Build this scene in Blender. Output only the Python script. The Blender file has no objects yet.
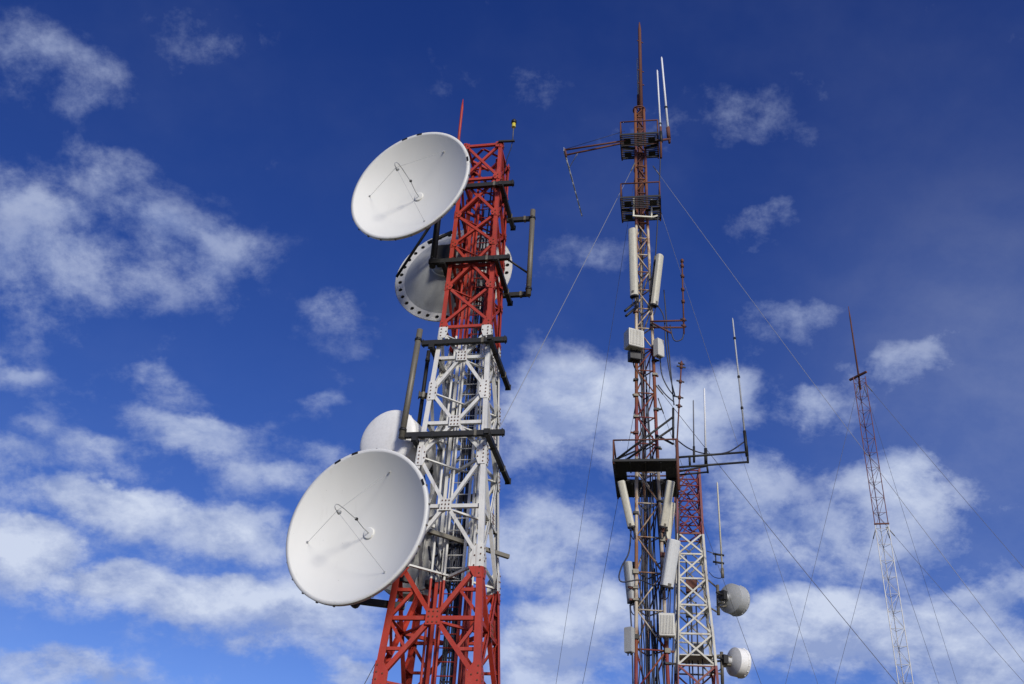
import bpy, math, random
from mathutils import Vector, Matrix
random.seed(7)
R = math.radians
scene = bpy.context.scene
col = scene.collection

# ------------------------------------------------------------------ camera
F = 995.0; PITCH = R(32.0); ROLL = R(3.6); EYE = Vector((0, 0, 1.6))
fw = Vector((0, math.cos(PITCH), math.sin(PITCH)))
r0 = Vector((1, 0, 0)); u0 = r0.cross(fw)
rt = math.cos(ROLL) * r0 + math.sin(ROLL) * u0
up = -math.sin(ROLL) * r0 + math.cos(ROLL) * u0
cam = bpy.data.cameras.new('camera'); camo = bpy.data.objects.new('camera', cam); col.objects.link(camo)
camo.matrix_world = Matrix(((rt.x, up.x, -fw.x, EYE.x), (rt.y, up.y, -fw.y, EYE.y), (rt.z, up.z, -fw.z, EYE.z), (0, 0, 0, 1)))
cam.sensor_width = 36; cam.lens = F * 36 / 1024; cam.clip_end = 20000
scene.camera = camo
scene.view_settings.view_transform = 'Standard'; scene.view_settings.look = 'None'
scene.view_settings.gamma = 1; scene.view_settings.use_curve_mapping = False
scene.view_settings.exposure = 0.0

def ray(px, py):
    return (fw + (px - 512) / F * rt - (py - 342) / F * up).normalized()
def at(px, py, Y):
    d = ray(px, py); return EYE + d * (Y / d.y)
def atz(px, py, z):
    d = ray(px, py); return EYE + d * ((z - EYE.z) / d.z)

# ------------------------------------------------------------------ sun
SUN = Vector((0.31, -0.845, 0.44)).normalized()
sl = bpy.data.lights.new('sun', 'SUN'); so = bpy.data.objects.new('sun', sl); col.objects.link(so)
sl.energy = 3.3; sl.angle = R(12.0); sl.color = (1.0, 0.95, 0.86)
so.rotation_euler = SUN.to_track_quat('Z', 'Y').to_euler(); so.location = (20, -30, 60)

# ------------------------------------------------------------------ sky
class NT:
    def __init__(s, tree):
        s.t = tree; s.n = tree.nodes; s.l = tree.links
    def new(s, kind, **kw):
        n = s.n.new(kind)
        for k, v in kw.items(): setattr(n, k, v)
        return n
    def put(s, v, sock):
        if isinstance(v, bpy.types.NodeSocket): s.l.new(v, sock)
        elif v is not None: sock.default_value = v
    def math(s, op, a, b=None, c=None, clamp=False):
        n = s.new('ShaderNodeMath', operation=op); n.use_clamp = clamp
        for i, v in enumerate((a, b, c)): s.put(v, n.inputs[i])
        return n.outputs[0]
    def vec(s, op, a, b=None, scale=None):
        n = s.new('ShaderNodeVectorMath', operation=op)
        s.put(a, n.inputs[0]); s.put(b, n.inputs[1])
        if scale is not None: s.put(scale, n.inputs['Scale'])
        return n.outputs['Value'] if op in ('DOT_PRODUCT', 'LENGTH') else n.outputs[0]
    def mix(s, f, a, b, blend='MIX'):
        n = s.new('ShaderNodeMix', data_type='RGBA', blend_type=blend)
        s.put(f, n.inputs[0]); s.put(a, n.inputs[6]); s.put(b, n.inputs[7])
        return n.outputs[2]
    def noise(s, v, scale, detail=4, rough=.5, out='Fac', dist=0.0):
        n = s.new('ShaderNodeTexNoise'); s.put(v, n.inputs['Vector'])
        n.inputs['Scale'].default_value = scale; n.inputs['Detail'].default_value = detail
        n.inputs['Roughness'].default_value = rough; n.inputs['Distortion'].default_value = dist
        return n.outputs[out]
    def step(s, v, lo, hi, smooth=True):
        n = s.new('ShaderNodeMapRange'); n.interpolation_type = 'SMOOTHSTEP' if smooth else 'LINEAR'
        s.put(v, n.inputs[0]); s.put(lo, n.inputs[1]); s.put(hi, n.inputs[2])
        return n.outputs[0]

world = bpy.data.worlds.new('World'); scene.world = world; world.use_nodes = True
world.node_tree.nodes.clear(); W = NT(world.node_tree)
sky = W.new('ShaderNodeTexSky'); sky.sky_type = 'NISHITA'; sky.sun_disc = False
sky.sun_elevation = math.asin(SUN.z); sky.sun_rotation = math.atan2(SUN.x, SUN.y)
sky.altitude = 1500; sky.air_density = 1.0; sky.dust_density = 0.3; sky.ozone_density = 3.0
tc = W.new('ShaderNodeTexCoord').outputs['Generated']
sep = W.new('ShaderNodeSeparateXYZ'); W.l.new(tc, sep.inputs[0])
dx, dy, dz = sep.outputs
az = W.math('MULTIPLY', W.math('ARCTAN2', dx, dy), 57.2958)
el = W.math('MULTIPLY', W.math('ARCSINE', dz), 57.2958)
cmb = W.new('ShaderNodeCombineXYZ'); W.l.new(az, cmb.inputs[0]); W.l.new(el, cmb.inputs[1])
P = cmb.outputs[0]
zz = W.math('ADD', W.math('MAXIMUM', dz, 0.02), 0.5)
q = W.new('ShaderNodeCombineXYZ')
W.l.new(W.math('DIVIDE', dx, zz), q.inputs[0]); W.l.new(W.math('DIVIDE', dy, zz), q.inputs[1])
Q = q.outputs[0]
warp = W.vec('SUBTRACT', W.noise(Q, 7.0, 5, .6, 'Color'), (.5, .5, .5))
Pw = W.vec('ADD', P, W.vec('MULTIPLY', warp, (6.0, 4.2, 0)))
# cloud banks over the site: (direction given through the photograph's pixel grid, size in degrees, thickness)
BANKS = [(30, 50, 75, 40, .46), (95, 75, 50, 34, .46), (90, 148, 60, 22, .46), (30, 190, 70, 36, .5), (60, 255, 90, 50, .56), (150, 215, 70, 34, .56), (215, 235, 60, 34, .6), (190, 280, 46, 24, .5), (20, 290, 60, 30, .42),
         (345, 300, 40, 32, .46), (15, 372, 26, 13, .6), (165, 385, 42, 15, .5), (320, 404, 26, 9, .5), (590, 245, 60, 28, .36),
         (760, 212, 46, 18, .42), (215, 25, 100, 34, .36), (740, 100, 80, 34, .34), (900, 352, 58, 18, .46), (785, 312, 60, 22, .42), (530, 90, 80, 34, .36),
         (200, 432, 66, 20, .82), (110, 450, 80, 16, .66), (250, 474, 60, 18, .66), (10, 455, 40, 16, .52), (310, 450, 36, 18, .52),
         (100, 497, 84, 20, .92), (205, 520, 90, 19, .92), (265, 545, 50, 18, .74), (15, 535, 64, 22, .95), (110, 570, 90, 22, .84), (200, 592, 90, 24, .96), (300, 604, 80, 26, .94),
         (70, 664, 90, 18, .74), (260, 652, 46, 11, .58), (352, 674, 34, 14, .74), (340, 640, 50, 18, .6),
         (565, 388, 80, 40, .86), (650, 400, 80, 44, .8), (715, 390, 40, 34, .74), (530, 440, 50, 26, .54), (540, 532, 70, 40, .86), (545, 640, 70, 56, .84), (605, 600, 44, 40, .86), (640, 440, 60, 30, .6),
         (812, 400, 50, 22, .62), (740, 475, 60, 32, .72), (800, 520, 80, 30, .56), (890, 475, 70, 38, .82), (860, 545, 90, 22, .68), (720, 560, 60, 36, .48),
         (800, 610, 90, 28, .98), (880, 625, 100, 28, .9), (960, 650, 90, 30, .82), (990, 592, 60, 18, .66), (730, 655, 80, 24, .6), (975, 420, 100, 40, .22), (940, 290, 100, 50, .16), (960, 510, 100, 40, .3),
         (-120, 520, 90, 60, .7), (-150, 150, 120, 90, .5), (1180, 560, 120, 70, .6), (1250, 300, 150, 90, .4), (250, 790, 260, 40, .8), (800, 800, 260, 40, .8)]
cov = None
for (bx, by, rx, ry, s) in BANKS:
    if s > .7: rx *= 1.1; ry *= 1.22; s *= 1.12
    else:
        rx *= 1.2; ry *= 1.25
        if not (by < 320 and -50 < bx < 300): s += .05
        else: s -= .02
    d = ray(bx, by)
    a_, e_ = math.degrees(math.atan2(d.x, d.y)), math.degrees(math.asin(d.z))
    kx = .0545 * rx / max(.35, math.cos(R(e_))); ky = .0545 * ry
    v = W.vec('MULTIPLY', W.vec('SUBTRACT', Pw, (a_, e_, 0)), (1 / kx, 1 / ky, 0))
    v = W.vec('ADD', v, W.vec('MULTIPLY', W.vec('ABSOLUTE', v), (0, .34, 0)))     # crisp tops, soft bases
    g = W.math('POWER', 2.71828, W.math('MULTIPLY', W.vec('DOT_PRODUCT', v, v), -1.0))
    g = W.math('MULTIPLY', g, s)
    cov = g if cov is None else W.math('MAXIMUM', W.math('ADD', cov, W.math('MULTIPLY', g, .28)), g)
n1 = W.noise(Q, 9.5, 9, .62, dist=.2)
n2 = W.noise(Q, 27.0, 8, .68)
fb = W.math('ADD', W.math('MULTIPLY', W.math('SUBTRACT', n1, .5), 1.55), W.math('MULTIPLY', W.math('SUBTRACT', n2, .5), .8))
body = W.math('ADD', W.math('MINIMUM', cov, 1.12), fb)
dens = W.step(body, .2, .78)
thick = W.step(cov, .25, .95, False)
dens = W.math('MULTIPLY', dens, W.math('MULTIPLY_ADD', thick, .60, .40))
veil = W.math('MULTIPLY', W.step(W.noise(Q, 2.2, 6, .6), .42, .8), .09)
d = ray(1005, 370); v = W.vec('MULTIPLY', W.vec('SUBTRACT', P, (math.degrees(math.atan2(d.x, d.y)), math.degrees(math.asin(d.z)), 0)), (1 / 9.5, 1 / 10.0, 0))
haze_patch = W.math('MULTIPLY', W.math('POWER', 2.71828, W.math('MULTIPLY', W.vec('DOT_PRODUCT', v, v), -1.0)), .26)   # thin cirrus sheet on the right
dens = W.math('MAXIMUM', dens, W.math('ADD', veil, haze_patch))
# sun and shade painted into the cloud colour: bright upper edges, greyer parts below
above = W.noise(W.vec('SCALE', Q, None, .96), 9.5, 9, .62, dist=.2)
relief = W.math('ADD', W.math('MULTIPLY_ADD', W.math('SUBTRACT', n1, above), 3.4, .5), W.math('MULTIPLY', W.math('SUBTRACT', n2, .5), .9), clamp=True)
relief = W.math('MULTIPLY', relief, W.math('MULTIPLY_ADD', thick, .6, .4))
cl = W.mix(relief, (2.9, 3.7, 6.2, 1), (6.3, 7.0, 8.6, 1))
sc = W.new('ShaderNodeSeparateColor'); W.l.new(sky.outputs[0], sc.inputs[0])
cc = W.new('ShaderNodeCombineColor')
for k, (pw, kk) in enumerate(((1.6, .345), (1.36, .415), (1.06, .99))):
    W.l.new(W.math('MULTIPLY', W.math('POWER', sc.outputs[k], pw), kk), cc.inputs[k])
skyc = cc.outputs[0]
colr = W.mix(W.math('MULTIPLY', dens, .95), skyc, cl)
bg = W.new('ShaderNodeBackground'); W.l.new(colr, bg.inputs[0]); bg.inputs[1].default_value = 0.1
wo = W.new('ShaderNodeOutputWorld'); W.l.new(bg.outputs[0], wo.inputs[0])
world.cycles.sampling_method = 'MANUAL'; world.cycles.sample_map_resolution = 512

# ------------------------------------------------------------------ materials
def mat(name, rough=.6, metal=0.0):
    m = bpy.data.materials.new(name); m.use_nodes = True
    t = NT(m.node_tree); b = m.node_tree.nodes['Principled BSDF']
    b.inputs['Roughness'].default_value = rough; b.inputs['Metallic'].default_value = metal
    return m, t, b
def position(t): return t.new('ShaderNodeNewGeometry').outputs['Position']
def weathered(name, base, dirt, amount=.35, scale=3.0, rough=.55, metal=0.0, stretch=.35, lo=.5, hi=.75):
    m, t, b = mat(name, rough, metal)
    p = t.vec('MULTIPLY', position(t), (1, 1, stretch))
    n = t.noise(p, scale, 8, .65)
    f = t.math('MULTIPLY', t.step(n, lo, hi), amount)
    fine = t.noise(position(t), scale * 9, 3, .6)
    c = t.mix(f, (*base, 1), (*dirt, 1))
    c = t.mix(t.math('MULTIPLY', t.step(fine, .35, .75), amount * .35), c, (*[x * .6 for x in dirt], 1))
    t.l.new(c, b.inputs['Base Color'])
    t.put(t.math('MULTIPLY_ADD', n, .3, rough - .1), b.inputs['Roughness'])
    return m
def banded(name, bands, rust=(.16, .055, .02), amount=.5, scale=4.0, lo=.55, hi=.7, rough=.5):
    """paint in bands by height: bands = [(from_z, colour), ...] ascending"""
    m, t, b = mat(name, rough)
    pos = position(t)
    s = t.new('ShaderNodeSeparateXYZ'); t.l.new(pos, s.inputs[0])
    c = (*bands[0][1], 1)
    for z, k in bands[1:]:
        c = t.mix(t.math('GREATER_THAN', s.outputs[2], z), c, (*k, 1))
    n = t.noise(t.vec('MULTIPLY', pos, (1, 1, .45)), scale, 8, .68)
    f = t.math('MULTIPLY', t.step(n, lo, hi), amount)
    tone = t.noise(pos, 1.7, 4, .6)
    c = t.mix(t.math('MULTIPLY', t.step(tone, .3, .75), .55), c, t.mix(1.0, c, (.58, .6, .62, 1), 'MULTIPLY'))
    chalk = t.noise(t.vec('MULTIPLY', pos, (1, 1, .6)), 5.5, 6, .65)
    c = t.mix(t.math('MULTIPLY', t.step(chalk, .5, .72), .13), c, t.mix(.5, c, (.55, .40, .36, 1)))
    run = t.noise(t.vec('MULTIPLY', pos, (14, 14, .7)), 1.0, 5, .6)
    c = t.mix(t.math('MULTIPLY', t.step(run, .56, .72), .38), c, (*[x * .8 for x in rust], 1))
    c = t.mix(f, c, (*rust, 1))
    t.l.new(c, b.inputs['Base Color'])
    t.put(t.math('MULTIPLY_ADD', n, .4, rough - .15), b.inputs['Roughness'])
    return m

RED = (.41, .034, .016); WHITE = (.70, .69, .64)
M = {}
M['tower'] = banded('tower_paint', [(0, RED), (8.72, WHITE), (15.05, RED)], amount=.6, lo=.56, hi=.78)
M['mast'] = banded('mast_paint', [(0, (.22, .03, .028)), (8.95, (.52, .45, .35)), (14.2, (.19, .035, .035)), (18.0, (.60, .50, .36)), (22.8, (.12, .035, .03))],
                   rust=(.20, .068, .02), amount=.9, scale=2.6, lo=.44, hi=.60, rough=.7)
M['slim'] = banded('slim_tower_paint', [(0, (.20, .03, .03)), (9.4, (.60, .58, .50)), (13.55, (.19, .028, .035))], rust=(.2, .12, .05), amount=.55, scale=3.5, lo=.5, hi=.7)
M['far'] = banded('far_mast_paint', [(0, WHITE), (18.55, (.17, .07, .065))], amount=.4)
M['dark'] = weathered('dark_steel', (.009, .009, .0085), (.035, .03, .023), .5, 5)
M['black'] = weathered('black_plastic', (.012, .012, .014), (.04, .04, .04), .4, 8)
M['cable'] = weathered('cable_sheath', (.014, .016, .03), (.04, .045, .06), .5, 6, rough=.45)
M['galv'] = weathered('galvanised_steel', (.17, .155, .12), (.08, .065, .045), .7, 4, rough=.5, metal=.25)
M['rust'] = weathered('rusty_steel', (.13, .045, .03), (.07, .035, .022), .8, 6, rough=.75)
dm, dt, db = mat('dish_paint', .6)
dp = position(dt)
dc = dt.mix(dt.math('MULTIPLY', dt.step(dt.noise(dt.vec('MULTIPLY', dp, (1, 1, .3)), .8, 6, .6), .4, .8), .28), (.71, .71, .665, 1), (.60, .59, .535, 1))
streak = dt.noise(dt.vec('MULTIPLY', dp, (7, 7, .5)), 1.0, 6, .6)
dc = dt.mix(dt.math('MULTIPLY', dt.step(streak, .58, .78), .16), dc, (.45, .42, .36, 1))
dc = dt.mix(dt.math('MULTIPLY', dt.step(dt.noise(dp, 9.0, 3, .7), .70, .76), .55), dc, (.22, .2, .17, 1))
dt.l.new(dc, db.inputs['Base Color'])
M['dish'] = dm
M['rim'] = weathered('dish_rim_paint', (.72, .72, .68), (.35, .32, .26), .45, 7, rough=.45, lo=.55)
M['shell'] = weathered('dish_shell_paint', (.62, .62, .60), (.38, .37, .34), .6, 2, rough=.5)
M['grey'] = weathered('grey_shell', (.40, .41, .40), (.24, .24, .22), .6, 3, rough=.5)
M['drum'] = weathered('white_radome', (.82, .81, .77), (.5, .47, .4), .4, 2, rough=.45)
M['panel'] = weathered('panel_radome', (.60, .575, .46), (.36, .31, .21), .6, 1.6, rough=.45)
M['panelw'] = weathered('panel_radome_white', (.62, .63, .61), (.48, .47, .44), .4, 1.6, rough=.45)
M['whip'] = weathered('fibreglass', (.78, .79, .80), (.5, .5, .48), .4, 2, rough=.4)
M['whipg'] = weathered('weathered_fibreglass', (.42, .44, .47), (.2, .2, .2), .5, 4, rough=.5)
M['box'] = weathered('cabinet_paint', (.56, .55, .49), (.35, .32, .26), .5, 5, rough=.5)
M['wire'] = weathered('guy_strand', (.50, .51, .53), (.35, .35, .35), .4, 2, rough=.5, metal=.2)
M['wireg'] = weathered('grey_guy_strand', (.26, .27, .29), (.15, .15, .16), .4, 2, rough=.5, metal=.2)
M['wired'] = weathered('dull_guy_strand', (.13, .135, .16), (.08, .08, .09), .4, 2, rough=.5, metal=.2)
M['bolt'] = weathered('rusty_bolt', (.13, .055, .025), (.06, .03, .015), .6, 10, rough=.7)
M['lamp'] = weathered('yellow_lamp_glass', (.65, .55, .08), (.4, .3, .05), .3, 8, rough=.3)
gm, gt, gb = mat('ground_grass', .9)
gp = position(gt)
gc = gt.mix(gt.step(gt.noise(gp, .15, 8, .65), .4, .65), (.10, .095, .035, 1), (.16, .12, .07, 1))
gc = gt.mix(gt.math('MULTIPLY', gt.noise(gp, 6.0, 6, .7), .6), gc, (.05, .065, .02, 1))
gt.l.new(gc, gb.inputs['Base Color'])

# ------------------------------------------------------------------ mesh builder
class MB:
    def __init__(s): s.v = []; s.f = []; s.m = []; s.sm = []
    def add(s, vs, fs, mi=0, smooth=False):
        o = len(s.v); s.v += [Vector(v) for v in vs]
        for f in fs: s.f.append([i + o for i in f]); s.m.append(mi); s.sm.append(smooth)
        return s
    def hexa(s, c, ax, ay, az_, mi=0):                       # box from centre and three half-axis vectors
        c = Vector(c); ax, ay, az_ = Vector(ax), Vector(ay), Vector(az_)
        vs = [c + i * ax + j * ay + k * az_ for i in (-1, 1) for j in (-1, 1) for k in (-1, 1)]
        fs = [(0, 1, 3, 2), (4, 6, 7, 5), (0, 4, 5, 1), (2, 3, 7, 6), (0, 2, 6, 4), (1, 5, 7, 3)]
        if ax.cross(ay).dot(az_) < 0: fs = [f[::-1] for f in fs]
        return s.add(vs, fs, mi)
    def box(s, c, sx, sy, sz, mi=0): return s.hexa(c, (sx / 2, 0, 0), (0, sy / 2, 0), (0, 0, sz / 2), mi)
    def bar(s, a, b, w, h, nrm=(0, 0, 1), mi=0):              # h along nrm, w across
        a, b = Vector(a), Vector(b); d = (b - a); L = d.length; d /= L
        n = Vector(nrm); n = (n - d * n.dot(d))
        if n.length < 1e-4: n = Vector((1, 0, 0)) - d * d.x
        n.normalize(); e = d.cross(n)
        return s.hexa((a + b) / 2, d * L / 2, e * w / 2, n * h / 2, mi)
    def angle(s, a, b, size, t, nrm, mi=0):                   # L section: one leg in the face, one turned inward
        a, b = Vector(a), Vector(b); d = (b - a).normalized(); n = Vector(nrm)
        n = (n - d * n.dot(d)).normalized(); e = d.cross(n)
        if e.z > 0: e = -e
        prof = [(-.5, 0), (.5, 0), (.5, -size), (.5 - t / size, -size), (.5 - t / size, -t), (-.5, -t)]
        vs = [p + e * (x * size) + n * y for p in (a, b) for (x, y) in prof]
        fs = [(i, (i + 1) % 6, 6 + (i + 1) % 6, 6 + i) for i in range(6)]
        fs += [(0, 5, 4, 1), (1, 4, 3, 2), (6, 7, 10, 11), (7, 8, 9, 10)]
        return s.add(vs, fs, mi)
    def tube(s, pts, r, n=8, mi=0, caps=True):
        pts = [Vector(p) for p in pts]; rs = r if isinstance(r, (list, tuple)) else [r] * len(pts)
        vs = []; ref = None
        for i, p in enumerate(pts):
            d = (pts[min(i + 1, len(pts) - 1)] - pts[max(i - 1, 0)]).normalized()
            if ref is None: ref = Vector((0, 0, 1)) if abs(d.z) < .9 else Vector((1, 0, 0))
            x = (ref - d * ref.dot(d)).normalized(); y = d.cross(x); ref = x
            vs += [p + rs[i] * (math.cos(2 * math.pi * k / n) * x + math.sin(2 * math.pi * k / n) * y) for k in range(n)]
        fs = [(i * n + k, i * n + (k + 1) % n, (i + 1) * n + (k + 1) % n, (i + 1) * n + k) for i in range(len(pts) - 1) for k in range(n)]
        s.add(vs, fs, mi, True)
        if caps:
            o = len(s.v) - len(vs)
            s.f.append([o + k for k in range(n)][::-1]); s.m.append(mi); s.sm.append(False)
            s.f.append([o + (len(pts) - 1) * n + k for k in range(n)]); s.m.append(mi); s.sm.append(False)
        return s
    def lathe(s, prof, n=64, mi=0, smooth=True, org=(0, 0, 0)):  # prof = [(r, z)] about local z
        org = Vector(org); vs = []; fs = []
        for (r_, z) in prof:
            vs += [org + Vector((r_ * math.cos(2 * math.pi * k / n), r_ * math.sin(2 * math.pi * k / n), z)) for k in range(n)]
        for i in range(len(prof) - 1):
            for k in range(n):
                a, b = i * n + k, i * n + (k + 1) % n
                if prof[i][0] < 1e-6: fs.append((a, b + n, a + n))
                elif prof[i + 1][0] < 1e-6: fs.append((a, b, a + n))
                else: fs.append((a, b, b + n, a + n))
        return s.add(vs, fs, mi, smooth)
    def plate(s, pts, nrm, t, mi=0):                          # flat polygon of thickness t, pts counter-clockwise about nrm
        n = Vector(nrm).normalized(); k = len(pts)
        vs = [Vector(p) + n * t for p in pts] + [Vector(p) for p in pts]
        fs = [tuple(range(k)), tuple(range(2 * k - 1, k - 1, -1))] + [(i, i + k, (i + 1) % k + k, (i + 1) % k) for i in range(k)]
        return s.add(vs, fs, mi)
    def build(s, name, mats, parent=None, label=None, kind=None, off=None):
        me = bpy.data.meshes.new(name)
        if off is not None: s.v = [v - Vector(off) for v in s.v]
        me.from_pydata([tuple(v) for v in s.v], [], s.f)
        for m_ in (mats if isinstance(mats, list) else [mats]): me.materials.append(M[m_])
        for p, mi, sm in zip(me.polygons, s.m, s.sm): p.material_index = mi; p.use_smooth = sm
        me.update()
        o = bpy.data.objects.new(name, me); col.objects.link(o)
        if parent: o.parent = parent
        if label: o['label'] = label
        if kind: o['kind'] = kind
        return o
def smooth_path(pts, n=6):
    out = []; p = [pts[0]] + pts + [pts[-1]]
    for i in range(1, len(p) - 2):
        for k in range(n):
            t = k / n; a, b, c, d = p[i - 1], p[i], p[i + 1], p[i + 2]
            out.append(.5 * ((2 * b) + (c - a) * t + (2 * a - 5 * b + 4 * c - d) * t * t + (3 * b - a - 3 * c + d) * t ** 3))
    return out + [pts[-1]]
def empty(name, label, cat, loc=(0, 0, 0), rot=None, group=None):
    o = bpy.data.objects.new(name, None); col.objects.link(o); o.empty_display_size = .3
    if rot is not None: o.matrix_world = Matrix.Translation(Vector(loc)) @ rot.to_4x4()
    else: o.location = loc
    o['label'] = label; o['category'] = cat
    if group: o['group'] = group
    return o
def copy_tree(o, parent=None):
    c = o.copy(); col.objects.link(c); c.parent = parent
    for ch in [x for x in list(bpy.data.objects) if x.parent == o]: copy_tree(ch, c)
    return c
def place(o, loc, rot, label):
    o.matrix_world = Matrix.Translation(Vector(loc)) @ rot.to_4x4(); o['label'] = label
def facing(n, roll=0):
    """rotation whose local z looks along n and local y stays up"""
    n = Vector(n).normalized(); y = (Vector((0, 0, 1)) - n * n.z).normalized(); x = y.cross(n)
    return Matrix((x, y, n)).transposed() @ Matrix.Rotation(roll, 3, 'Z')
def rotz(a): return Matrix.Rotation(a, 3, 'Z')
def interp(K, z):
    for (a, p), (b, q_) in zip(K, K[1:]):
        if z <= b: return p + (q_ - p) * (z - a) / (b - a) if z >= a else p
    return K[-1][1]
def lot(items, name, mats, parent, limit=98):
    """items = [(distance, MB)]: the nearest ones as parts of their own, the rest as one"""
    items.sort(key=lambda k: k[0])
    for d, m in items[:limit]: m.build(name, mats, parent)
    if items[limit:]:
        r_ = MB()
        for d, m in items[limit:]:
            o = len(r_.v); r_.v += m.v; r_.f += [[i + o for i in f] for f in m.f]; r_.m += m.m; r_.sm += m.sm
        r_.build(name, mats, parent, kind='stuff')

# ------------------------------------------------------------------ ground
g = MB(); Rg = 6000
g.add([(-Rg, -Rg, 0), (Rg, -Rg, 0), (Rg, Rg, 0), (-Rg, Rg, 0)], [(0, 1, 2, 3)])
M['ground'] = gm
go = g.build('ground', 'ground'); go['kind'] = 'structure'

# ================================================================== the big tower
TC = Vector((-1.06, 21.55, 0)); TA = R(-12)
tower = empty('lattice_tower', 'large four-legged red and white steel lattice tower carrying the huge white dishes, on the left', 'tower', TC, rotz(TA))
WK = [(0, 2.95), (6.4, 2.2), (8.9, 1.9), (12, 1.57), (15.15, 1.29), (21.4, 1.12)]
hw = lambda z: interp(WK, z) / 2
LK = [(0, .22), (8, .14), (12, .115), (15, .11), (21.4, .105)]
TOP = 21.36
for sx, sy in ((-1, -1), (1, -1), (1, 1), (-1, 1)):
    b = MB(); zs = [0, 3, 6.4, 8.9, 12, 15.15, 18, TOP]; rings = []
    for z in zs:
        s_ = interp(LK, z); t = .022; h = hw(z)
        P2 = [(0, 0), (-s_, 0), (-s_, -t), (-t, -t), (-t, -s_), (0, -s_)]   # L section, heel outward
        rings.append([Vector((sx * (h + x), sy * (h + y), z)) for x, y in P2])
    vs = [v for r_ in rings for v in r_]; fs = []
    for i in range(len(zs) - 1):
        fs += [(i * 6 + k, i * 6 + (k + 1) % 6, i * 6 + 6 + (k + 1) % 6, i * 6 + 6 + k) for k in range(6)]
    e = (len(zs) - 1) * 6; fs += [(e, e + 1, e + 2, e + 3), (e, e + 3, e + 4, e + 5)]
    if sx * sy > 0: fs = [f[::-1] for f in fs]
    b.add(vs, fs); b.build('leg', 'tower', tower)
FACES = [((1, 0), (0, -1)), ((0, 1), (1, 0)), ((-1, 0), (0, 1)), ((0, -1), (-1, 0))]   # (along, outward)
def fpt(f, s_, z, inset=0.0, trim=0.0):
    (ax, ay), (nx, ny) = FACES[f]; h = hw(z)
    return Vector((ax * s_ * (h - trim) + nx * (h - inset), ay * s_ * (h - trim) + ny * (h - inset), z))
SEQ = [(.3, 2.1, 'A'), (2.1, 3.7, 'V'), (3.7, 5.0, 'A'), (5.0, 6.33, 'V'), (6.33, 7.62, 'A'), (7.62, 8.85, 'V'), (8.85, 10.17, 'A'), (10.17, 11.43, 'V'), (11.43, 12.32, 'A'),
       (12.32, 13.18, 'V'), (13.18, 14.16, 'A'), (14.16, 14.95, 'V'), (15.2, 16.33, 'X'), (16.33, 17.02, 'A'), (17.02, 17.73, 'V'), (17.73, 18.73, 'X'),
       (18.73, 19.37, 'A'), (19.37, 20.03, 'V'), (20.03, 21.3, 'X')]
HZ = [2.1, 5.0, 7.62, 10.17, 12.32, 14.16, 15.1, 17.02, 20.03, 21.3]
CG = [2.1, 5.0, 7.62, 10.17, 12.32, 14.16]; LG = [3.7, 6.33, 8.85, 11.43, 13.18, 14.98]
SG = [16.33, 17.73, 18.73, 20.03, 21.25]
diag = []; horiz = []; gus = []
camL = rotz(-TA) @ (EYE - TC)
def dist(p): return (Vector(p) - camL).length
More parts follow.
